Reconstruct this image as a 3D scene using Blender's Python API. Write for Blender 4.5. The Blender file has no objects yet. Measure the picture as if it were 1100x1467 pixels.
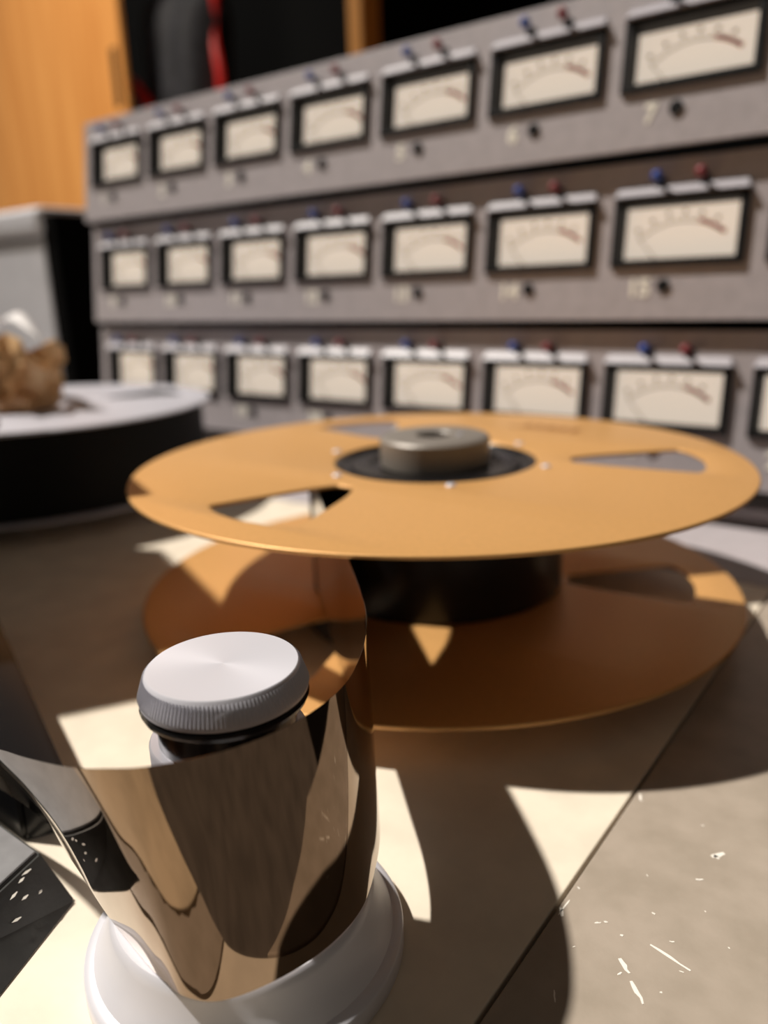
import bpy, bmesh, math, random
from mathutils import Vector, Matrix, noise

# ---------------------------------------------------------------- camera, light, exposure
# The script works in millimetres in the tape machine's own frame: x along the meter bridge,
# y towards the bridge, z up; z = 0 is the top of the gold reel.  mm() turns them to metres.
MM = 0.001
scene = bpy.context.scene
col = scene.collection

cam_data = bpy.data.cameras.new('camera')
cam_data.sensor_width = 36.0
cam_data.lens = 1120.23 / 1467.0 * 36.0
cam_data.clip_start = 0.005
cam_data.dof.use_dof = True
cam_data.dof.focus_distance = 0.174
cam_data.dof.aperture_fstop = 7.2
cam = bpy.data.objects.new('camera', cam_data)
col.objects.link(cam)
cam.matrix_world = Matrix(((0.801873, -0.139403, 0.581005, 0.1902),
                           (0.596662, 0.238153, -0.766341, -0.2903),
                           (-0.031538, 0.961171, 0.274144, 0.07446),
                           (0, 0, 0, 1)))
scene.camera = cam

world = bpy.data.worlds.new('world')
scene.world = world
world.use_nodes = True
world.node_tree.nodes['Background'].inputs[0].default_value = (1.0, 0.87, 0.72, 1)
world.node_tree.nodes['Background'].inputs[1].default_value = 0.07

SUN_TRAVEL = Vector((0.65, 0.24, -1.0))
sun_data = bpy.data.lights.new('sun', 'SUN')
sun_data.energy = 5.0
sun_data.angle = math.radians(1.6)
sun_data.color = (1.0, 0.93, 0.84)
sun = bpy.data.objects.new('sun', sun_data)
sun.rotation_euler = SUN_TRAVEL.to_track_quat('-Z', 'Y').to_euler()
sun.location = (-2, -1, 2.5)
col.objects.link(sun)

# unseen warm spot, added to brighten the wooden door and the bag
fill_data = bpy.data.lights.new('added_fill_spot', 'SPOT')
fill_data.energy = 30.0
fill_data.spot_size = math.radians(50)
fill_data.spot_blend = 0.6
fill_data.shadow_soft_size = 0.08
fill_data.color = (1.0, 0.88, 0.74)
lamp = bpy.data.objects.new('added_fill_spot', fill_data)
lamp.location = (-1.0, -0.15, 1.15)
lamp.rotation_euler = (Vector((-1.22, 0.70, 0.50)) - Vector(lamp.location)).to_track_quat('-Z', 'Y').to_euler()
col.objects.link(lamp)

vs = scene.view_settings
vs.view_transform = 'Standard'
vs.look = 'None'
vs.exposure = 0.0
vs.gamma = 1.0
vs.use_curve_mapping = False

# ---------------------------------------------------------------- materials
def new_mat(name, color, rough=0.5, metal=0.0, spec=0.5, var=0.0, scale=200.0, bump=0.0,
            bscale=None, emit=None, coat=0.0, aniso=0.0, color2=None, detail=4.0):
    m = bpy.data.materials.new(name)
    m.use_nodes = True
    nt = m.node_tree
    b = nt.nodes['Principled BSDF']
    b.inputs['Base Color'].default_value = (*color, 1)
    b.inputs['Roughness'].default_value = rough
    b.inputs['Metallic'].default_value = metal
    b.inputs['Specular IOR Level'].default_value = spec
    b.inputs['Coat Weight'].default_value = coat
    b.inputs['Anisotropic'].default_value = aniso
    if emit:
        b.inputs['Emission Color'].default_value = (*emit[0], 1)
        b.inputs['Emission Strength'].default_value = emit[1]
    tc = nt.nodes.new('ShaderNodeTexCoord')
    if var > 0:
        n = nt.nodes.new('ShaderNodeTexNoise')
        n.inputs['Scale'].default_value = scale
        n.inputs['Detail'].default_value = detail
        nt.links.new(tc.outputs['Object'], n.inputs['Vector'])
        r = nt.nodes.new('ShaderNodeMix')
        r.data_type = 'RGBA'
        c2 = color2 if color2 else tuple(max(0, c * (1 - var)) for c in color)
        r.inputs[6].default_value = (*color, 1)
        r.inputs[7].default_value = (*c2, 1)
        mr = nt.nodes.new('ShaderNodeMapRange')
        mr.inputs[1].default_value = 0.35
        mr.inputs[2].default_value = 0.68
        nt.links.new(n.outputs['Fac'], mr.inputs[0])
        nt.links.new(mr.outputs[0], r.inputs[0])
        nt.links.new(r.outputs[2], b.inputs['Base Color'])
    if bump > 0:
        n2 = nt.nodes.new('ShaderNodeTexNoise')
        n2.inputs['Scale'].default_value = bscale or scale
        n2.inputs['Detail'].default_value = 3
        nt.links.new(tc.outputs['Object'], n2.inputs['Vector'])
        bp = nt.nodes.new('ShaderNodeBump')
        bp.inputs['Strength'].default_value = bump
        bp.inputs['Distance'].default_value = 0.0004
        nt.links.new(n2.outputs['Fac'], bp.inputs['Height'])
        nt.links.new(bp.outputs[0], b.inputs['Normal'])
    return m

def wood_mat(name, c1, c2, axis=2):
    m = bpy.data.materials.new(name)
    m.use_nodes = True
    nt = m.node_tree
    b = nt.nodes['Principled BSDF']
    b.inputs['Roughness'].default_value = 0.42
    tc = nt.nodes.new('ShaderNodeTexCoord')
    mp = nt.nodes.new('ShaderNodeMapping')
    sc = [22, 22, 22]
    sc[axis] = 1.6
    mp.inputs['Scale'].default_value = sc
    nt.links.new(tc.outputs['Object'], mp.inputs['Vector'])
    n = nt.nodes.new('ShaderNodeTexNoise')
    n.inputs['Scale'].default_value = 1.0
    n.inputs['Detail'].default_value = 6
    n.inputs['Distortion'].default_value = 0.8
    nt.links.new(mp.outputs[0], n.inputs['Vector'])
    cr = nt.nodes.new('ShaderNodeValToRGB')
    cr.color_ramp.elements[0].position = 0.3
    cr.color_ramp.elements[0].color = (*c1, 1)
    cr.color_ramp.elements[1].position = 0.7
    cr.color_ramp.elements[1].color = (*c2, 1)
    nt.links.new(n.outputs['Fac'], cr.inputs[0])
    nt.links.new(cr.outputs[0], b.inputs['Base Color'])
    return m

M = {}
M['cream'] = new_mat('cream_enamel', (0.86, 0.77, 0.63), 0.45, var=0.12, scale=60, bump=0.05, bscale=900)
M['grey_deck'] = new_mat('worn_grey_enamel', (0.43, 0.365, 0.30), 0.38, var=0.3, scale=90,
                         color2=(0.36, 0.305, 0.245), bump=0.08, bscale=1200, detail=8)
M['bare'] = new_mat('bare_chipped_metal', (0.92, 0.88, 0.80), 0.4, 0.0)
M['panel'] = new_mat('grey_panel_paint', (0.47, 0.43, 0.45), 0.5, var=0.12, scale=120, bump=0.1, bscale=1500)
M['hood'] = new_mat('pale_grey_paint', (0.40, 0.38, 0.42), 0.45)
M['gold'] = new_mat('gold_anodised', (0.75, 0.41, 0.145), 0.40, 0.3, var=0.06, scale=500, bump=0.05, bscale=3000)
M['silver'] = new_mat('satin_silver', (0.58, 0.575, 0.64), 0.45, 0.25)
M['alu'] = new_mat('machined_aluminium', (0.72, 0.72, 0.80), 0.34, 0.55, aniso=0.4, bump=0.02, bscale=2000)
M['alu_cap'] = new_mat('brushed_cap_aluminium', (0.73, 0.73, 0.80), 0.40, 0.25, aniso=0.5)
M['black'] = new_mat('black_plastic', (0.010, 0.010, 0.011), 0.6, spec=0.2)
M['blackgloss'] = new_mat('black_gloss', (0.008, 0.008, 0.009), 0.18)
M['matteblack'] = new_mat('matt_black', (0.003, 0.003, 0.003), 0.95, spec=0.05)
M['scuffed'] = new_mat('scuffed_black_enamel', (0.035, 0.036, 0.034), 0.5, var=0.4, scale=120, bump=0.2, bscale=800)
M['knob'] = new_mat('grey_knob_paint', (0.24, 0.215, 0.19), 0.42, 0.2, bump=0.2, bscale=2500)
M['pack'] = new_mat('wound_tape', (0.012, 0.010, 0.010), 0.30, spec=0.4)
M['pack_dark'] = new_mat('wound_tape_dark', (0.006, 0.006, 0.006), 0.6, spec=0.12)
M['blue'] = new_mat('blue_plastic', (0.012, 0.055, 0.33), 0.35)
M['red'] = new_mat('red_plastic', (0.22, 0.02, 0.03), 0.35)
M['ivory'] = new_mat('ivory_numerals', (0.95, 0.92, 0.82), 0.5)
M['dial'] = new_mat('backlit_dial_card', (0.86, 0.76, 0.58), 0.6, emit=((1.0, 0.85, 0.70), 0.62))
M['dial_red'] = new_mat('dial_red_print', (0.75, 0.16, 0.05), 0.6)
M['dial_black'] = new_mat('dial_black_print', (0.16, 0.09, 0.04), 0.6)
M['kraft'] = new_mat('brown_kraft_paper', (0.95, 0.66, 0.36), 0.36, var=0.5, scale=30, color2=(0.52, 0.24, 0.08), bump=0.2, bscale=300)
M['paper'] = new_mat('white_paper', (0.82, 0.80, 0.80), 0.6)
M['case'] = new_mat('grey_case_laminate', (0.74, 0.74, 0.79), 0.5, var=0.08, scale=40)
M['wood'] = wood_mat('orange_varnished_wood', (0.62, 0.24, 0.05), (0.80, 0.37, 0.10))
M['cloth'] = new_mat('charcoal_bag_cloth', (0.045, 0.048, 0.06), 0.7, var=0.4, scale=60, bump=0.4, bscale=900)
M['piping'] = new_mat('red_bag_piping', (0.90, 0.02, 0.015), 0.45)
M['wall'] = new_mat('dark_wall_paint', (0.016, 0.015, 0.014), 0.8, var=0.2, scale=6)
M['floor'] = new_mat('dark_floor', (0.13, 0.11, 0.095), 0.6, var=0.3, scale=8)
M['tan'] = new_mat('tan_board', (0.80, 0.66, 0.47), 0.5, var=0.25, scale=35)
M['alu_base'] = new_mat('satin_base_enamel', (0.74, 0.74, 0.80), 0.36, 0.2)
M['block_top_lit'] = new_mat('sunlit_block_top', (0.26, 0.26, 0.27), 0.45, var=0.2, scale=150)  # top of the black block, its sunlight put into a paler grey
M['chassis'] = new_mat('chassis_steel', (0.10, 0.095, 0.09), 0.5, var=0.2, scale=30)

def tape_material():
    m = bpy.data.materials.new('oxide_tape')
    m.use_nodes = True
    nt = m.node_tree
    b = nt.nodes['Principled BSDF']
    b.inputs['Base Color'].default_value = (0.27, 0.20, 0.145, 1)
    b.inputs['Metallic'].default_value = 1.0
    b.inputs['Roughness'].default_value = 0.04
    tc = nt.nodes.new('ShaderNodeTexCoord')
    n = nt.nodes.new('ShaderNodeTexNoise')
    n.inputs['Scale'].default_value = 55
    n.inputs['Detail'].default_value = 2
    nt.links.new(tc.outputs['Object'], n.inputs['Vector'])
    bp = nt.nodes.new('ShaderNodeBump')
    bp.inputs['Strength'].default_value = 0.05
    bp.inputs['Distance'].default_value = 0.0008
    nt.links.new(n.outputs['Fac'], bp.inputs['Height'])
    nt.links.new(bp.outputs[0], b.inputs['Normal'])
    return m
M['tape'] = tape_material()

# ---------------------------------------------------------------- helpers
def thing(name, label, cat, loc=(0, 0, 0), group=None):
    o = bpy.data.objects.new(name, None)
    o.empty_display_size = 0.02
    col.objects.link(o)
    o.location = [v * MM for v in loc]
    o['label'] = label
    o['category'] = cat
    if group:
        o['group'] = group
    return o

def obj(name, bm, mat, parent=None, loc=(0, 0, 0), smooth=False, label=None):
    """bm is in mm, local to loc (mm, local to parent)."""
    bmesh.ops.recalc_face_normals(bm, faces=bm.faces)
    for v in bm.verts:
        v.co *= MM
    me = bpy.data.meshes.new(name)
    bm.to_mesh(me)
    bm.free()
    me.materials.append(mat)
    if smooth:
        for p in me.polygons:
            p.use_smooth = True
        me.set_sharp_from_angle(angle=math.radians(35))
    o = bpy.data.objects.new(name, me)
    col.objects.link(o)
    o.location = [v * MM for v in loc]
    if parent:
        o.parent = parent
    if label:
        o['label'] = label
    return o

def tag(o, label, cat, group=None):
    o['label'] = label
    o['category'] = cat
    if group:
        o['group'] = group
    return o

def struct(o):
    o['kind'] = 'structure'
    return o

def add_box(bm, x0, x1, y0, y1, z0, z1, bevel=0.0, seg=2):
    r = bmesh.ops.create_cube(bm, size=1.0)
    vs_ = r['verts']
    for v in vs_:
        v.co = Vector(((x0 + x1) / 2 + v.co.x * (x1 - x0), (y0 + y1) / 2 + v.co.y * (y1 - y0), (z0 + z1) / 2 + v.co.z * (z1 - z0)))
    if bevel > 0:
        es = list({e for v in vs_ for e in v.link_edges})
        bmesh.ops.bevel(bm, geom=es, offset=bevel, segments=seg, profile=0.5, affect='EDGES')
    return bm

def box(*a, **k):
    return add_box(bmesh.new(), *a, **k)

def prism(poly, z0, z1, bevel=0.0):
    bm = bmesh.new()
    bot = [bm.verts.new((x, y, z0)) for x, y in poly]
    top = [bm.verts.new((x, y, z1)) for x, y in poly]
    n = len(poly)
    bm.faces.new(top)
    bm.faces.new(bot[::-1])
    for i in range(n):
        bm.faces.new((bot[i], bot[(i + 1) % n], top[(i + 1) % n], top[i]))
    if bevel > 0:
        bmesh.ops.bevel(bm, geom=list(bm.edges), offset=bevel, segments=2, profile=0.5, affect='EDGES')
    return bm

def lathe(profile, n=64, ax=0.0, ay=0.0):
    """profile: list of (r, z); closed with poles where r == 0."""
    bm = bmesh.new()
    rings = []
    for r, z in profile:
        if r <= 1e-6:
            rings.append([bm.verts.new((ax, ay, z))])
        else:
            rings.append([bm.verts.new((ax + r * math.cos(2 * math.pi * i / n), ay + r * math.sin(2 * math.pi * i / n), z)) for i in range(n)])
    for a, b in zip(rings, rings[1:]):
        if len(a) == 1 and len(b) == 1:
            continue
        for i in range(n):
            j = (i + 1) % n
            if len(a) == 1:
                bm.faces.new((a[0], b[i], b[j]))
            elif len(b) == 1:
                bm.faces.new((a[i], a[j], b[0]))
            else:
                bm.faces.new((a[i], a[j], b[j], b[i]))
    return bm

def tube(pts, rad, n=8, closed=False):
    bm = bmesh.new()
    P = [Vector(p) for p in pts]
    rings = []
    for i, p in enumerate(P):
        a = P[max(i - 1, 0)]
        b = P[min(i + 1, len(P) - 1)]
        t = (b - a).normalized()
        up = Vector((0, 0, 1)) if abs(t.z) < 0.9 else Vector((1, 0, 0))
        u = t.cross(up).normalized()
        v = t.cross(u)
        r = rad[i] if isinstance(rad, (list, tuple)) else rad
        rings.append([bm.verts.new(p + r * (math.cos(2 * math.pi * k / n) * u + math.sin(2 * math.pi * k / n) * v)) for k in range(n)])
    for a, b in zip(rings, rings[1:]):
        for k in range(n):
            bm.faces.new((a[k], a[(k + 1) % n], b[(k + 1) % n], b[k]))
    bm.faces.new(rings[0][::-1])
    bm.faces.new(rings[-1])
    return bm

def holed_plate(outer, holes, z0, z1, bevel=0.3):
    """flat plate with cut-outs from filled curve splines (mm) -> bmesh."""
    cu = bpy.data.curves.new('plate', 'CURVE')
    cu.dimensions = '2D'
    cu.fill_mode = 'BOTH'
    cu.extrude = max((z1 - z0) / 2 - bevel, 0.01)
    cu.bevel_depth = bevel
    cu.bevel_resolution = 2
    cu.offset = -bevel
    for loop in [outer] + holes:
        sp = cu.splines.new('POLY')
        sp.points.add(len(loop) - 1)
        for p, (x, y) in zip(sp.points, loop):
            p.co = (x, y, 0, 1)
        sp.use_cyclic_u = True
    tmp = bpy.data.objects.new('plate', cu)
    col.objects.link(tmp)
    bpy.context.view_layer.update()
    me = bpy.data.meshes.new_from_object(tmp.evaluated_get(bpy.context.evaluated_depsgraph_get()))
    bm = bmesh.new()
    bm.from_mesh(me)
    bmesh.ops.remove_doubles(bm, verts=bm.verts, dist=0.001)
    for v in bm.verts:
        v.co.z += (z0 + z1) / 2
    bpy.data.meshes.remove(me)
    bpy.data.objects.remove(tmp)
    bpy.data.curves.remove(cu)
    return bm

def text_mesh(s, size, depth=0.2):
    cu = bpy.data.curves.new('txt', 'FONT')
    cu.body = s
    cu.size = size
    cu.align_x = 'CENTER'
    cu.align_y = 'CENTER'
    cu.extrude = depth
    cu.offset = size * 0.04
    cu.resolution_u = 3
    tmp = bpy.data.objects.new('txt', cu)
    col.objects.link(tmp)
    bpy.context.view_layer.update()
    me = bpy.data.meshes.new_from_object(tmp.evaluated_get(bpy.context.evaluated_depsgraph_get()))
    bm = bmesh.new()
    bm.from_mesh(me)
    bpy.data.meshes.remove(me)
    bpy.data.objects.remove(tmp)
    bpy.data.curves.remove(cu)
    return bm

def circle(r, n=128):
    return [(r * math.cos(2 * math.pi * i / n), r * math.sin(2 * math.pi * i / n)) for i in range(n)]

def rounded_poly(pts, rad, n=5):
    out = []
    k = len(pts)
    for i in range(k):
        p0, p1, p2 = Vector(pts[i - 1]), Vector(pts[i]), Vector(pts[(i + 1) % k])
        a = (p0 - p1).normalized()
        b = (p2 - p1).normalized()
        r = rad[i] if isinstance(rad, (list, tuple)) else rad
        s, e = p1 + a * r, p1 + b * r
        for q in range(n + 1):
            t = q / n
            c = (1 - t) ** 2 * s + 2 * t * (1 - t) * p1 + t * t * e
            out.append((c.x, c.y))
    return out

def catmull(P, per=8):
    P = [Vector(p) for p in P]
    out = []
    for i in range(len(P) - 1):
        p0 = P[i - 1] if i else P[0] * 2 - P[1]
        p1, p2 = P[i], P[i + 1]
        p3 = P[i + 2] if i + 2 < len(P) else P[-1] * 2 - P[-2]
        for k in range(per):
            t = k / per
            out.append(0.5 * ((2 * p1) + (p2 - p0) * t + (2 * p0 - 5 * p1 + 4 * p2 - p3) * t * t + (3 * p1 - p0 - 3 * p2 + p3) * t ** 3))
    out.append(P[-1])
    return out

def copy_tree(o, parent=None):
    c = o.copy()
    col.objects.link(c)
    if parent:
        c.parent = parent
    for ch in list(o.children):
        copy_tree(ch, c)
    return c

ZD = -71.0          # deck surface
FLOOR = -850.0

# ---------------------------------------------------------------- the room
struct(obj('floor', box(-3200, 2600, -2600, 1500, FLOOR - 20, FLOOR), M['floor']))
struct(obj('wall_back', box(-3200, 2600, 1480, 1600, FLOOR, 1900), M['wall']))

# ---------------------------------------------------------------- tape machine body and deck
tm = thing('tape_machine', 'low grey tape machine body with cream deck plate under both reels', 'tape machine', (0, 0, FLOOR))
def tpart(name, bm, mat, **k):
    return obj(name, bm, mat, tm, (0, 0, -FLOOR), **k)
tpart('chassis', prism([(-690, -420), (126, -420), (126, -212), (150, -188), (176, -148), (176, 335), (-690, 335)], FLOOR, ZD - 6.2), M['chassis'])
tpart('deck_plate', box(-688, 126.3, -238.5, 104, ZD - 6, ZD, bevel=0.4), M['cream'], label='cream enamelled deck plate')
tpart('rear_plate', box(-688, 126.3, 105, 205, ZD - 6, ZD + 0.2, bevel=0.5), M['panel'], label='grey rear plate below the meters')
tpart('side_panel', prism([(127.3, -213), (150, -190), (177, -150), (177, 205), (127.3, 205)], ZD - 6, ZD + 0.2, 0.5), M['grey_deck'], label='scratched grey side panel')
random.seed(11)
edge_f, edge_b = [], []
xx = -690.0
while xx < 126:
    edge_f.append((xx, -262 + random.uniform(-1.6, 1.0)))
    edge_b.append((xx, -239.5 - random.uniform(0, 1.2)))
    xx += random.uniform(3, 7) if xx > 20 else 40
edge_f.append((126.3, -262)); edge_b.append((126.3, -239.5))
tpart('front_rail', prism(edge_f + edge_b[::-1], ZD - 6, ZD + 0.1), M['grey_deck'], label='grey front rail with chipped edges')
tpart('hand_rest', box(-690, 126.3, -420, -265, ZD - 6, ZD - 0.4, bevel=0.5), M['tan'], label='tan hand rest board at the front')

# scratches and chips on the side panel, raised flakes of bare metal
random.seed(5)
bm = bmesh.new()
def flake(bm, x, y, dx, dy, w):
    d = Vector((dx, dy, 0))
    nrm = Vector((-dy, dx, 0)).normalized() * w / 2
    n = 4
    z = ZD + 0.2
    L, R_ = [], []
    for i in range(n + 1):
        t = i / n
        k = (0.35 + 0.65 * math.sin(math.pi * (0.1 + 0.8 * t))) * random.uniform(0.6, 1.1)
        c = Vector((x, y, z + 0.06)) + d * t + nrm * random.uniform(-0.4, 0.4)
        L.append(bm.verts.new(c + nrm * k))
        R_.append(bm.verts.new(c - nrm * k))
    for i in range(n):
        bm.faces.new((L[i], L[i + 1], R_[i + 1], R_[i]))
FLAKES = [(149.1, -141.4, 9.5, -2.0, 0.8), (145.0, -148.8, 2.9, -2.9, 1.3), (149.1, -153.2, 4.0, -4.1, 1.1),
          (152.9, -104.3, 2.4, 3.1, 1.8), (151.6, -114.7, 1.7, 0.9, 0.7), (127.9, -142.6, 1.6, -2.2, 1.0),
          (128.3, -88.8, 1.6, -3.0, 1.1), (136.4, -164.8, 1.5, -2.7, 0.4), (152.4, -138.0, 1.0, 0.5, 0.5),
          (146.3, -131.6, 0.8, -0.3, 0.6), (146.6, -152.3, -0.6, -1.1, 0.5), (142.6, -142.3, 0.6, -0.3, 0.7),
          (128.4, -133.9, 0.8, -0.4, 0.4), (154.9, -152.5, 0.5, 0.1, 0.5), (163.6, -132.1, 0.4, -0.3, 0.4),
          (153.0, -103.2, 1.4, -0.9, 1.2), (128.4, -145.1, 0.3, 6.0, 0.5), (156.3, -124.1, 0.4, -0.3, 0.3),
          (156.6, -144.8, 1.0, 0.2, 0.3), (136.4, -142.5, 1.2, 1.0, 0.5), (138.0, -140.8, 0.8, 0.4, 0.6),
          (135.0, -152.0, 0.5, 0.6, 0.3), (141.0, -120.0, 0.6, -0.5, 0.3), (147.0, -93.0, 0.7, 0.3, 0.4)]
for f in FLAKES:
    flake(bm, *f)
o = obj('paint_chips', bm, M['bare'], tm, (0, 0, -FLOOR), label='pale bare metal chips and scratches')
o['kind'] = 'stuff'
# screws of the deck plate edge are out of sight; a rear foot rail carries the meter bridge
tpart('rear_rail', box(-560, 176, 206, 330, ZD - 0.5, ZD + 11, bevel=2), M['panel'], label='grey rail under the meter bridge')

# ---------------------------------------------------------------- meter bridge
bridge = thing('bridge_cabinet', 'black cabinet behind the three rows of meters', 'cabinet', (-181, 270, ZD + 11))
def bpart(name, bm, mat, **k):
    return obj(name, bm, mat, bridge, (181, -270, -(ZD + 11)), **k)
bpart('back_box', box(-539, 176, 236, 329, ZD + 11, 236, bevel=2), M['matteblack'])
for zz in (142.5, 45.5):
    bpart('shelf_board', box(-538, 175, 222, 236, zz - 2, zz + 1, bevel=0.5), M['matteblack'])
for xx in (-541, 176):
    bpart('side_plate', box(xx, xx + 2, 228, 328, ZD + 11, 230, bevel=0.4), M['black'])

PITCH = 88.0
X1 = -488.5
BW, BH = 76.5, 39.5            # meter bezel
IW, IH = 68.0, 31.5            # dial opening

# meshes shared by every meter
def frame_bm(w, h, iw, ih, n0, n1, bev=0.8):
    """rectangular frame in the panel's x/v plane with outward normal -y (local coords x, -n, v)."""
    bm = bmesh.new()
    outer = [(-w / 2, -h / 2), (w / 2, -h / 2), (w / 2, h / 2), (-w / 2, h / 2)]
    inner = [(-iw / 2, -ih / 2), (iw / 2, -ih / 2), (iw / 2, ih / 2), (-iw / 2, ih / 2)]
    ob = [bm.verts.new((x, -n0, v)) for x, v in outer]
    of = [bm.verts.new((x, -n1, v)) for x, v in outer]
    fi = [bm.verts.new((x, -n1, v)) for x, v in inner]
    bi = [bm.verts.new((x, -n0, v)) for x, v in inner]
    for i in range(4):
        j = (i + 1) % 4
        bm.faces.new((ob[i], ob[j], of[j], of[i]))
        bm.faces.new((of[i], of[j], fi[j], fi[i]))
        bm.faces.new((fi[i], fi[j], bi[j], bi[i]))
        bm.faces.new((bi[i], bi[j], ob[j], ob[i]))
    es = [e for e in bm.edges if e.verts[0] in of and e.verts[1] in of]
    bmesh.ops.bevel(bm, geom=es, offset=bev, segments=2, affect='EDGES')
    return bm

def hood_bm():
    """sloping brow above the bezel: 6.5 mm tall, 4 mm proud at its lower edge."""
    bm = bmesh.new()
    w = BW / 2 + 0.3
    v0, v1 = BH / 2 + 0.1, BH / 2 + 6.0
    pts = [(-w, 0, v0), (w, 0, v0), (w, -5.0, v0), (-w, -5.0, v0), (-w + 2, 0, v1), (w - 2, 0, v1), (w - 2, -0.6, v1), (-w + 2, -0.6, v1)]
    V = [bm.verts.new(p) for p in pts]
    for f in ((0, 1, 2, 3), (3, 2, 6, 7), (7, 6, 5, 4), (0, 3, 7, 4), (1, 5, 6, 2), (0, 4, 5, 1)):
        bm.faces.new([V[i] for i in f])
    bmesh.ops.bevel(bm, geom=list(bm.edges), offset=0.5, segments=2, affect='EDGES')
    return bm

def arc_strip(bm, cx, cv, r0, r1, a0, a1, y, n=24):
    prev = None
    for i in range(n + 1):
        a = math.radians(a0 + (a1 - a0) * i / n)
        cur = (bm.verts.new((cx + r0 * math.cos(a), y, cv + r0 * math.sin(a))), bm.verts.new((cx + r1 * math.cos(a), y, cv + r1 * math.sin(a))))
        if prev:
            bm.faces.new((prev[0], prev[1], cur[1], cur[0]))
        prev = cur

DY = 10.5    # dial card set back behind the panel face

def scale_bm():
    bm = bmesh.new()
    y = DY - 0.35
    arc_strip(bm, 0, -31, 37.6, 38.3, 132, 78, y)
    for k in range(11):
        a = 130 - k * 7.6 * (1 - 0.02 * k)
        arc_strip(bm, 0, -31, 38.3, 41.2 if k % 2 == 0 else 40.2, a + 0.35, a - 0.35, y, 2)
    # printed figures: small marks over the arc
    for k in range(6):
        a = math.radians(128 - k * 13)
        cx, cv = 43.2 * math.cos(a), -31 + 43.2 * math.sin(a)
        add_box(bm, cx - 1.2, cx + 1.2, y, y + 0.02, cv - 1.0, cv + 1.0)
    return bm

def red_bm():
    bm = bmesh.new()
    arc_strip(bm, 0, -31, 37.4, 40.0, 77, 51, DY - 0.4, 16)
    return bm

def needle_bm():
    bm = bmesh.new()
    a = math.radians(131)
    d = Vector((math.cos(a), 0, math.sin(a)))
    p = Vector((0, DY - 1.6, -31)) + d * 19
    q = Vector((0, DY - 1.6, -31)) + d * 39
    nn = Vector((-d.z, 0, d.x))
    V = []
    for pt, wd in ((p, 0.35), (q, 0.18)):
        for s1 in (-1, 1):
            for s2 in (-0.15, 0.15):
                V.append(bm.verts.new(pt + nn * wd * s1 + Vector((0, s2, 0))))
    for f in ((0, 1, 3, 2), (4, 6, 7, 5), (0, 4, 5, 1), (2, 3, 7, 6), (0, 2, 6, 4), (1, 5, 7, 3)):
        bm.faces.new([V[i] for i in f])
    return bm

def row(name, label, y0, z0, tilt, first):
    root = thing(name, label, 'meter panel', (0, y0, z0))
    root.rotation_euler = (-math.radians(tilt), 0, 0)
    # faceplate with eight openings
    x0, x1 = X1 - 51, X1 + 7 * PITCH + 51
    holes = []
    for k in range(8):
        cx = X1 + k * PITCH
        holes.append([(cx - IW / 2 - 1, -IH / 2 - 1), (cx + IW / 2 + 1, -IH / 2 - 1), (cx + IW / 2 + 1, IH / 2 + 1), (cx - IW / 2 - 1, IH / 2 + 1)])
    bm = holed_plate([(x0, -51), (x1, -51), (x1, 40.5), (x0, 40.5)], holes, -2.5, 0, 0.4)
    for v in bm.verts:
        v.co = Vector((v.co.x, -v.co.z, v.co.y))
    obj('faceplate', bm, M['panel'], root)
    for s_ in (0, 1):
        xx = x0 if s_ == 0 else x1 - 2
        obj('end_flange', box(xx, xx + 2, 2.6, 16, -50.5, 38, bevel=0.4), M['panel'], root)
    proto = None
    for k in range(8):
        cx = X1 + k * PITCH
        if proto is None:
            proto = obj('vu_meter', frame_bm(BW, BH, IW, IH, -DY - 1, 2.6), M['black'], root, (cx, 0, 0))
            obj('hood', hood_bm(), M['hood'], proto, label='pale sloping hood above the meter')
            obj('dial_face', box(-IW / 2 + 0.05, IW / 2 - 0.05, DY, DY + 0.9, -IH / 2 + 0.05, IH / 2 - 0.05), M['dial'], proto, label='cream backlit dial')
            obj('scale_print', scale_bm(), M['dial_black'], proto, label='dark printed scale arc')
            obj('red_zone', red_bm(), M['dial_red'], proto, label='red overload arc')
            obj('needle', needle_bm(), M['dial_black'], proto)
            mtr = proto
        else:
            mtr = copy_tree(proto, root)
            mtr.location.x = cx * MM
        # two toggle switches above each meter
        for c_, dx in (('blue', -11.5), ('red', 13.0)):
            key = 'tog_' + c_
            if key not in CACHE:
                t = obj('toggle_switch', lathe([(0, 0.2), (3.4, 0.2), (3.4, 1.2), (2.4, 2.2), (1.3, 2.6), (1.4, 7.5), (0, 7.6)], 16), M['black'], root)
                t.rotation_euler = (math.radians(76), 0, 0)
                obj('lever_tip', lathe([(0, 6.6), (1.8, 6.7), (2.9, 8.4), (3.3, 10.4), (2.7, 12.2), (1.4, 13.2), (0, 13.5)], 16), M[c_], t, smooth=True, label=c_ + ' lever tip')
                CACHE[key] = t
            else:
                t = copy_tree(CACHE[key], root)
            t.location = ((cx + dx) * MM, 0, 26.5 * MM)
        # number and indicator lamp below
        tb = text_mesh(str(first + k), 14.0, 0.15)
        for v in tb.verts:
            v.co = Vector((v.co.x, -0.2 - v.co.z, v.co.y))
        obj('channel_number', tb, M['ivory'], root, (cx - 19.5, 0, -32.5), label='ivory channel number %d' % (first + k))
        if 'lamp' not in CACHE:
            bm = lathe([(0, 1.0), (2.9, 0.8), (3.3, 1.4), (3.9, 1.2), (4.0, -0.1), (0, -0.1)], 20)
            for v in bm.verts:
                v.co = Vector((v.co.x, -v.co.z, v.co.y))
            CACHE['lamp'] = obj('indicator_lamp', bm, M['black'], root)
            lp = CACHE['lamp']
        else:
            lp = copy_tree(CACHE['lamp'], root)
        lp.location = ((cx - 5.0) * MM, 0, -31.0 * MM)
    return root
CACHE = {}
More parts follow.
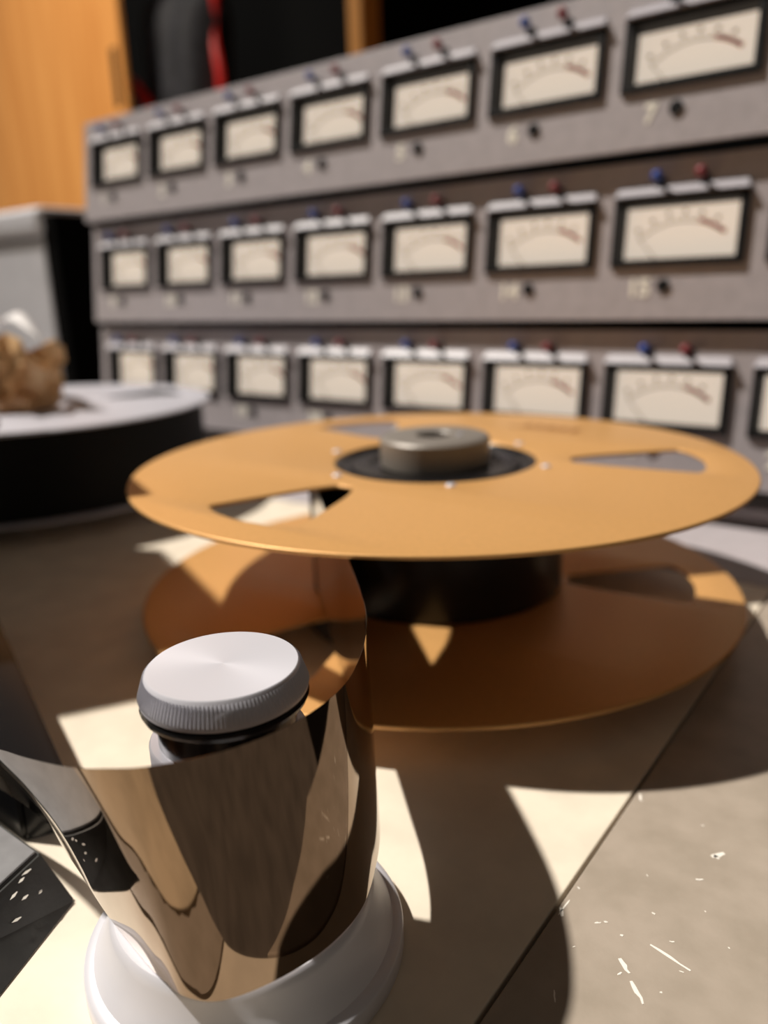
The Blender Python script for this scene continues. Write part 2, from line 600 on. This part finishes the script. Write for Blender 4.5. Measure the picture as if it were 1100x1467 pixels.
row('meter_panel', 'topmost grey meter panel, channels 1 to 8, nearest the top of the picture', 204, 198.2, 8, 1)
row('meter_panel', 'middle grey meter panel, channels 9 to 16, between the other two rows', 200, 102.0, 7, 9)
row('meter_panel', 'lowest grey meter panel, channels 17 to 24, partly hidden by the gold reel', 195.5, 4.8, 6, 17)

# ---------------------------------------------------------------- reels
R = 133.35
def window_loops(phase):
    loops = []
    for k in range(3):
        a = math.radians(phase + 120 * k)
        ca, sa = math.cos(a), math.sin(a)
        pts = [(60, -4.5), (72, -11), (109, -24), (113.5, -14), (115.5, 0), (113.5, 14), (109, 24), (72, 11), (60, 4.5)]
        pts = rounded_poly(pts, [2, 5, 2.5, 4, 4, 4, 2.5, 5, 2], 3)
        loops.append([(x * ca - y * sa, x * sa + y * ca) for x, y in pts])
    return loops

def make_reel(name, label, loc, mat, pack_r, phase, screw_mat, hub_mat='blackgloss', hub_label='black centre hub', pack_mat='pack'):
    root = thing(name, label, 'tape reel', (loc[0], loc[1], loc[2] - 57.6))
    Z = 57.6
    for fname, z0, z1 in (('upper_flange', Z - 1.6, Z), ('lower_flange', 0, 1.6)):
        bm = holed_plate(circle(R, 192), window_loops(phase) + [circle(45.2, 64)], z0, z1, 0.7)
        obj(fname, bm, mat, root, smooth=True)
    obj('hub', lathe([(0, 0.2), (45.0, 0.2), (45.0, Z - 0.6), (43.2, Z - 0.2), (42.5, Z - 0.8), (41.8, Z - 2.0), (38.5, Z - 2.6), (37.8, Z - 1.2), (30, Z - 0.9), (29, Z - 2.2), (20, Z - 2.4), (0, Z - 2.4)], 96), M[hub_mat], root, smooth=True, label=hub_label)
    obj('tape_pack', lathe([(45.6, 1.9), (pack_r - 0.2, 1.9), (pack_r, 2.1), (pack_r, Z - 2.1), (pack_r - 0.2, Z - 1.9), (45.6, Z - 1.9)], 128), M[pack_mat], root, smooth=True, label='dark wound tape')
    sc0 = None
    for k in range(6):
        a = math.radians(10 + 60 * k)
        bm = lathe([(0, -0.2), (2.1, -0.2), (2.1, 0.35), (1.6, 0.75), (0.4, 0.8), (0.35, 0.5), (0, 0.5)], 14)
        if sc0 is None:
            sc0 = obj('screw', bm, screw_mat, root, (0, 0, 0))
            o = sc0
        else:
            bm.free()
            o = sc0.copy()
            col.objects.link(o)
        o.location = (51 * math.cos(a) * MM, 51 * math.sin(a) * MM, (Z + 0.02) * MM)
    return root

gold = make_reel('tape_reel', 'gold anodised tape reel with three cut-outs, nearly empty, in the centre', (0, 0, 0), M['gold'], 57.5, 27.0, M['silver'])
# faint printing on the far side of the gold upper flange
bm = bmesh.new()
for i, (w, h) in enumerate(((5, 7), (4, 7), (5.5, 7), (4.5, 7), (5, 7))):
    add_box(bm, -14 + i * 7 - w / 2, -14 + i * 7 + w / 2, -h / 2, h / 2, 0.0, 0.06)
add_box(bm, -22, 20, -8.5, -6.5, 0.0, 0.06)
for v in bm.verts:
    x, y = v.co.x, v.co.y
    a = math.radians(-5)
    v.co.x, v.co.y = 12 + x * math.cos(a) - y * math.sin(a), 96 + x * math.sin(a) + y * math.cos(a)
M['print'] = new_mat('brown_flange_print', (0.26, 0.09, 0.015), 0.5)
o = obj('printed_mark', bm, M['print'], gold, (0, 0, 57.61), label='brown printed marks on the gold flange')

LX, LY = -369.0, 13.0
left = make_reel('tape_reel', 'silver tape reel wound full of dark tape at the left edge', (LX, LY, 0), M['silver'], 127.0, 70.0, M['silver'], 'silver', 'silver centre hub', 'pack_dark')

# hold-down knobs and turntables
def knob(label, x, y):
    t = obj('reel_knob', lathe([(0, -2.3), (23.5, -2.3), (24.6, -1.6), (24.6, 9.6), (23.6, 10.8), (22.0, 11.3), (9, 11.3), (8.2, 10.6), (8.0, 7.0), (0, 7.0)], 96), M['knob'], None, (x, y, 0), smooth=True)
    tag(t, label, 'knob')
    bm = lathe([(0, 7.05), (7.0, 7.05), (7.0, 8.2), (3.2, 8.4), (2.8, 7.6), (0, 7.6)], 6)
    obj('centre_bolt', bm, M['black'], t, label='dark bolt in the knob hole')
    bm = lathe([(0, 11.32), (1.5, 11.32), (1.4, 12.0), (0, 12.1)], 12, 11.5, 3.0)
    obj('set_screw', bm, M['silver'], t, smooth=True)
    return t
knob('grey round hold-down knob on the centre of the gold reel', 0, 0)
for x, y, lab in ((0, 0, 'round turntable under the gold reel'), (LX, LY, 'round turntable under the silver reel')):
    t = obj('turntable', lathe([(0, ZD), (62, ZD), (62, -60.5), (60, -57.7), (0, -57.7)], 64), M['chassis'], None, (x, y, 0), smooth=True)
    tag(t, lab, 'turntable')

# ---------------------------------------------------------------- guide roller
AX, AY = 73.0, -193.0
roller = thing('tape_roller', 'aluminium tape roller with knurled silver cap in the foreground', 'roller', (AX, AY, ZD))
def rpart(name, bm, mat, **k):
    return obj(name, bm, mat, roller, (0, 0, -ZD), **k)
rpart('base', lathe([(0, ZD), (35.6, ZD), (36.0, ZD + 0.6), (36.0, -66.5), (35.6, -65.8), (34.4, -65.2), (33.6, -64.9), (33.3, -64.3), (32.0, -62.4), (30.6, -59.6), (29.6, -56.4), (29.0, -54.6), (28.4, -54.0), (24, -54.0), (19, -52), (17.2, -46), (16.6, -40), (0, -40)], 128), M['alu_base'], smooth=True, label='flared aluminium base')
rpart('drum', lathe([(0, -40), (16.6, -40), (16.6, -15.6), (16.2, -15.0), (0, -15.0)], 96), M['alu'], smooth=True, label='aluminium drum')
rpart('neck', lathe([(0, -15), (14.6, -15), (14.6, -8.6), (15.4, -8.2), (17.2, -7.6), (17.6, -6.6), (17.3, -5.9), (15.5, -5.6), (0, -5.6)], 96), M['blackgloss'], smooth=True, label='black neck and lip')
cap = rpart('cap', lathe([(0, -5.6), (17.0, -5.6), (17.5, -5.2), (17.55, -4.2), (15.95, 0.2), (15.6, 0.55), (0, 0.62)], 160), M['alu_cap'], smooth=True, label='brushed silver cap')
# knurl: one fine rib per step around the cap's sloping rim
bm = bmesh.new()
NR = 130
for i in range(NR):
    a = 2 * math.pi * i / NR
    da = 2 * math.pi / NR * 0.27
    pr = [(17.45, -4.35), (16.05, -0.2)]
    q = []
    for r, z in pr:
        for s_ in (-da, 0, da):
            rr = r + (0.34 if s_ == 0 else -0.05)
            zz = z + (0.12 if s_ == 0 else -0.02)
            q.append(bm.verts.new((rr * math.cos(a + s_), rr * math.sin(a + s_), zz)))
    bm.faces.new((q[0], q[1], q[4], q[3]))
    bm.faces.new((q[1], q[2], q[5], q[4]))
kn = obj('knurling', bm, M['alu_cap'], cap, label='fine knurled ribs')
kn['kind'] = 'stuff'

# ---------------------------------------------------------------- the tape
T = [(-48, -30.5, -2.5), (-42, -38.5, -2.5), (-20, -59, -2.5), (20, -96.4, -2.5), (47, -120.5, -2.5), (66, -138.5, -2.5), (78, -151, -2.5), (87, -163, -2.5), (93.5, -174.5, -2.5), (97.0, -184, -2.5), (98.0, -195, -2.5), (96.5, -205, -2.5), (92.7, -214.2, -2.5), (86.1, -222.5, -2.7), (78.8, -225.8, -4), (71.5, -226.9, -6), (59.7, -226.5, -9.5), (43.4, -225.2, -14), (24, -223.5, -18), (-12, -220, -18), (-55, -218, -12), (-110, -218, -5)]
B = [(-48, -30.5, -53.3), (-42, -38.5, -53.3), (-20, -59, -53.3), (20, -96.4, -53.3), (47, -120.5, -53.3), (66, -138.5, -53.3), (79, -151, -53.3), (88.5, -162, -53.3), (95.2, -172.5, -53.3), (100.4, -184, -53.3), (101.4, -195, -53.3), (99, -206.5, -53.3), (93.6, -217.0, -53.3), (87.2, -220.9, -53.3), (80, -221.1, -53.3), (71.3, -220, -53.3), (55.7, -217.2, -53.3), (33.8, -212, -53), (12.1, -208.5, -51.5), (-24, -210.5, -51), (-60, -218, -53), (-110, -219, -54.5)]
Tc, Bc = catmull(T, 10), catmull(B, 10)
bm = bmesh.new()
NV = 10
TH = 0.03
def side(off):
    g = []
    n = len(Tc)
    for i in range(n):
        t = ((Tc[min(i + 1, n - 1)] - Tc[max(i - 1, 0)]) + (Bc[min(i + 1, n - 1)] - Bc[max(i - 1, 0)])).normalized()
        nr = t.cross(Tc[i] - Bc[i]).normalized() * off
        g.append([bm.verts.new(Tc[i].lerp(Bc[i], k / NV) + nr) for k in range(NV + 1)])
    return g
ga, gb = side(TH), side(-TH)
for g, fl in ((ga, False), (gb, True)):
    for p, q in zip(g, g[1:]):
        for k in range(NV):
            f = (p[k], q[k], q[k + 1], p[k + 1])
            bm.faces.new(f[::-1] if fl else f)
for i in range(len(ga) - 1):
    for k in (0, NV):
        bm.faces.new((ga[i][k], ga[i + 1][k], gb[i + 1][k], gb[i][k]))
for i in (0, -1):
    for k in range(NV):
        bm.faces.new((ga[i][k], ga[i][k + 1], gb[i][k + 1], gb[i][k]))
tape = obj('magnetic_tape', bm, M['tape'], None, (0, 0, 0), smooth=True)
tag(tape, 'wide glossy brown magnetic tape looping from the gold reel around the roller', 'tape')

# ---------------------------------------------------------------- left foreground blocks
def hull_block(bot, top, z0, z1, bevel):
    bm = bmesh.new()
    b_ = [bm.verts.new((x, y, z0)) for x, y in bot]
    t_ = [bm.verts.new((x, y, z1)) for x, y in top]
    n = len(b_)
    bm.faces.new(b_[::-1])
    bm.faces.new(t_)
    for i in range(n):
        bm.faces.new((b_[i], b_[(i + 1) % n], t_[(i + 1) % n], t_[i]))
    bmesh.ops.bevel(bm, geom=list(bm.edges), offset=bevel, segments=2, affect='EDGES')
    return bm
blk = obj('guard_block', hull_block([(-60, -207), (27.7, -209.2), (47, -252), (-60, -252)], [(-60, -212), (19.6, -212.2), (33, -252), (-60, -252)], ZD, -58, 0.6), M['scuffed'], None, (0, 0, 0), smooth=False)
tag(blk, 'scuffed black wedge block on the deck at the lower left corner', 'block')
obj('lit_top_face', prism([(-60, -213), (19.0, -213), (32.0, -251.5), (-60, -251.5)], -58.05, -57.4, 0.2), M['block_top_lit'], blk, label='top face coloured paler as if sunlit')
bm = bmesh.new()
def sliver(bm, p, q, w):
    p, q = Vector(p), Vector(q)
    d = (q - p).normalized()
    n_ = Vector((0.55, -0.15, 0.82))
    s_ = d.cross(n_).normalized() * w
    V = [bm.verts.new(v) for v in (p - s_ * 0.3, p + s_ * 0.3, (p + q) / 2 + s_, q, (p + q) / 2 - s_)]
    bm.faces.new(V)
# scuff marks along the sloping face
def onface(u, w):     # u along the face towards the camera, w from top (0) to foot (1)
    a = Vector((19.6, -212.2, -58)).lerp(Vector((33, -252, -58)), u)
    b = Vector((27.7, -209.2, ZD)).lerp(Vector((47, -252, ZD)), u)
    return a.lerp(b, w) + Vector((0.10, -0.02, 0.07))
random.seed(3)
for u, w, L in ((0.10, 0.10, 0.07), (0.16, 0.12, 0.05), (0.2, 0.35, 0.05), (0.12, 0.45, 0.03), (0.24, 0.2, 0.06), (0.3, 0.5, 0.06)):
    sliver(bm, onface(u, w), onface(u + L, w + random.uniform(-0.05, 0.05)), 0.35)
sm = obj('scuff_marks', bm, M['bare'], blk, label='pale scuff marks')
sm['kind'] = 'stuff'

hd = obj('head_housing', hull_block([(-150, -136), (3, -192.5), (-4, -205), (-60, -204), (-170, -190)], [(-149, -137.5), (2, -193.5), (-5, -204), (-60, -203), (-168, -189)], ZD, -50, 1.2), M['blackgloss'], None, (0, 0, 0))
tag(hd, 'low glossy black head housing on the deck left of the roller', 'housing')

# ---------------------------------------------------------------- things behind and on the left reel
# crumpled brown paper on the silver reel
bm = bmesh.new()
random.seed(21)
NS, NR_ = 22, 6
rows = []
for j in range(NR_):
    ring = []
    for i in range(NS):
        a = 2 * math.pi * i / NS
        pleat = 4.5 * (1 if (i + j // 2) % 2 else -1)
        rr = 29 + 3.0 * math.sin(2 * a + 1) + (pleat + random.uniform(-4, 4)) * (0.4 + 0.2 * j)
        if j == 0:
            rr *= 0.86
        zz = j * 8.5 + (0 if j == 0 else random.uniform(-2.6, 2.6)) + (random.uniform(-7, 9) + 7 * math.cos(a + 0.6) if j == NR_ - 1 else 0)
        ring.append(bm.verts.new((1.15 * rr * math.cos(a), rr * math.sin(a), max(zz, 0.3))))
    rows.append(ring)
for p, q in zip(rows, rows[1:]):
    for i in range(NS):
        k = (i + 1) % NS
        if (i * 7) % 3:
            bm.faces.new((p[i], p[k], q[k]))
            bm.faces.new((p[i], q[k], q[i]))
        else:
            bm.faces.new((p[i], p[k], q[i]))
            bm.faces.new((p[k], q[k], q[i]))
c_ = bm.verts.new((0, 0, 0.3))
for i in range(NS):
    bm.faces.new((rows[0][i], c_, rows[0][(i + 1) % NS]))
# crumpled folds pushed down inside
inner = []
for j, (rf, zb) in enumerate(((0.8, 30), (0.45, 20))):
    inner.append([bm.verts.new((rf * 32 * math.cos(2 * math.pi * i / 11), rf * 29 * math.sin(2 * math.pi * i / 11), zb + random.uniform(-9, 9))) for i in range(11)])
ci = bm.verts.new((2, -3, 33))
for i in range(11):
    k = (i + 1) % 11
    bm.faces.new((inner[0][i], inner[0][k], inner[1][k]))
    bm.faces.new((inner[0][i], inner[1][k], inner[1][i]))
    bm.faces.new((inner[1][i], inner[1][k], ci))
kp = obj('crumpled_paper', bm, M['kraft'], None, (-359, 1, 0.3), smooth=False)
kp.modifiers.new('thickness', 'SOLIDIFY').thickness = 0.0004
tag(kp, 'crumpled brown paper bag lying on top of the silver reel', 'paper')

# curling white paper strip leaning over it
pts = [(-452, 44, 52), (-424, 38, 61), (-396, 32, 62), (-372, 27, 56), (-352, 24, 47)]
bm = bmesh.new()
prev = None
for i, p in enumerate(catmull(pts, 5)):
    w = 8 * (1 - (i / 21) ** 2) + 1.0
    cur = (bm.verts.new(p + Vector((-4, w, w * 0.5))), bm.verts.new(p - Vector((-4, w, w * 0.2))))
    if prev:
        bm.faces.new((prev[0], prev[1], cur[1], cur[0]))
    prev = cur
st = obj('paper_strip', bm, M['paper'], None, (0, 0, 0), smooth=True)
st.modifiers.new('thickness', 'SOLIDIFY').thickness = 0.0003
tag(st, 'curling white paper strip above the crumpled brown paper', 'paper')

# grey case beside the bridge
case = thing('equipment_case', 'pale grey lidded case with dark side, shade put into its colour, left of the meter rows', 'case', (-860, 340, FLOOR))
def cpart(name, bm, mat, **k):
    return obj(name, bm, mat, case, (860, -340, -FLOOR), **k)
cpart('body', box(-1060, -728, 262, 440, FLOOR, 146, bevel=3), M['case'])
cpart('lid', box(-1064, -722, 256, 444, 149, 182, bevel=9, seg=4), M['case'], label='pale grey lid')
cpart('side_panel', box(-727.9, -700, 262, 440, FLOOR, 172, bevel=3), M['matteblack'], label='dark side, shade put into its colour')  # dark side; its shade is put into the black colour

# tall wooden door leaf at the back left, standing ajar, and an open bookcase beside it
CT = 1150
H = CT - FLOOR
leaf = thing('wooden_door', 'tall orange wooden door leaf with a dark finger slot, top left background', 'door', (-985, 600, FLOOR))
leaf.rotation_euler = (0, 0, math.radians(-13))
lf = obj('door_leaf', box(-2300, 0, 0, 9, 0, H, bevel=1.5), M['wood'], leaf)
obj('finger_slot', box(-42, -19, -0.8, 1, 1230, 1318, bevel=0.2), M['matteblack'], lf, label='dark vertical finger slot')
cab = thing('open_bookcase', 'dark open bookcase with an orange wooden front post behind the top meter row', 'bookcase', (-200, 760, FLOOR))
def wpart(name, bm, mat, **k):
    return obj(name, bm, mat, cab, (200, -760, -FLOOR), **k)
wpart('post', box(-517, -495, 600, 640, FLOOR, CT, bevel=1), M['wood'], label='orange wooden post')
wpart('plinth', box(-920, 500, 662, 1000, FLOOR, FLOOR + 58), M['matteblack'])
wpart('top_board', box(-920, 500, 600, 1000, CT, CT + 25, bevel=1), M['wood'])
wpart('back_board', box(-1900, 480, 985, 1000, FLOOR + 58, CT), M['matteblack'])
wpart('side_board', box(480, 500, 600, 1000, FLOOR, CT, bevel=1), M['wood'])
wpart('shelf', box(-1085, 480, 655, 984, 205, 225), M['matteblack'])
wpart('divider', box(-517, -505, 641, 984, 226, CT - 1), M['matteblack'])

# charcoal bag with red piping standing in the open bay
bm = bmesh.new()
bmesh.ops.create_grid(bm, x_segments=24, y_segments=24, size=1.0)
base_vs = list(bm.verts)
def bag_pt(u, w, side):
    # u, w in -1..1 ; rounded slab
    e = max(0.0, 1 - abs(u) ** 3.2) ** 0.5 * max(0.0, 1 - abs(w) ** 3.2) ** 0.5
    x = -985 + u * 84 + 6 * w
    z = 225.5 + 175 * (w + 1)
    y = 735 + side * (62 * e + 3) + 14 * noise.noise(Vector((u * 1.8, w * 1.8, side)))
    return Vector((x, y, z))
for v in base_vs:
    v.co = bag_pt(v.co.x, v.co.y, -1)
r = bmesh.ops.create_grid(bm, x_segments=24, y_segments=24, size=1.0)
for v in r['verts']:
    v.co = bag_pt(v.co.x, v.co.y, 1)
bmesh.ops.remove_doubles(bm, verts=bm.verts, dist=0.5)
be = [e for e in bm.edges if e.is_boundary]
bmesh.ops.bridge_loops(bm, edges=be)
bag = obj('shoulder_bag', bm, M['cloth'], None, (0, 0, 0), smooth=True)
tag(bag, 'charcoal cloth bag with red piping on the bookcase shelf beside the wooden door', 'bag')
pr = []
for i in range(25):
    w = -1 + 2 * i / 24
    p = bag_pt(1.0, w, -1)
    pr.append((p.x + 9 * math.sin(w * 6 + 1), p.y - 4, p.z))
obj('piping', tube(pr, 8, 8), M['piping'], bag, smooth=True, label='red piping')
pl = [(-1046, 664, 430), (-1036, 659, 424), (-1018, 656, 408), (-1002, 655, 390), (-988, 656, 366)]
obj('piping', tube(catmull(pl, 4), 9, 8), M['piping'], bag, smooth=True, label='red piping')

# ---------------------------------------------------------------- unseen plate on a post, added and shaped to shade the deck
blocker = thing('shade_blocker', 'dark unseen plate on a post beyond the left edge, added to shade the deck', 'light blocker', (-225, -135, ZD))
ca = Vector((-0.9, 0.43, 0)).normalized()
cb = Vector((-0.52, -0.85, 0)).normalized()
c0 = Vector((-128, -133, 0))
arc = [Vector((-418 + 131 * math.cos(math.radians(a)), -5 + 131 * math.sin(math.radians(a)), 0)) for a in range(-24, -101, -8)]
poly = [c0] + arc + [Vector((-441, -235, 0)), c0 + cb * 95]
obj('housing', prism([(p.x + 225, p.y + 135) for p in poly], 146, 176, 2), M['scuffed'], blocker)  # added blocker plate, outline shaped by the shade it should cast
obj('post', lathe([(0, 6), (7, 6), (7, 145), (0, 145)], 24), M['chassis'], blocker, smooth=True)
obj('foot', lathe([(0, 0), (30, 0), (30, 4), (28, 6), (0, 6)], 32), M['chassis'], blocker, smooth=True)
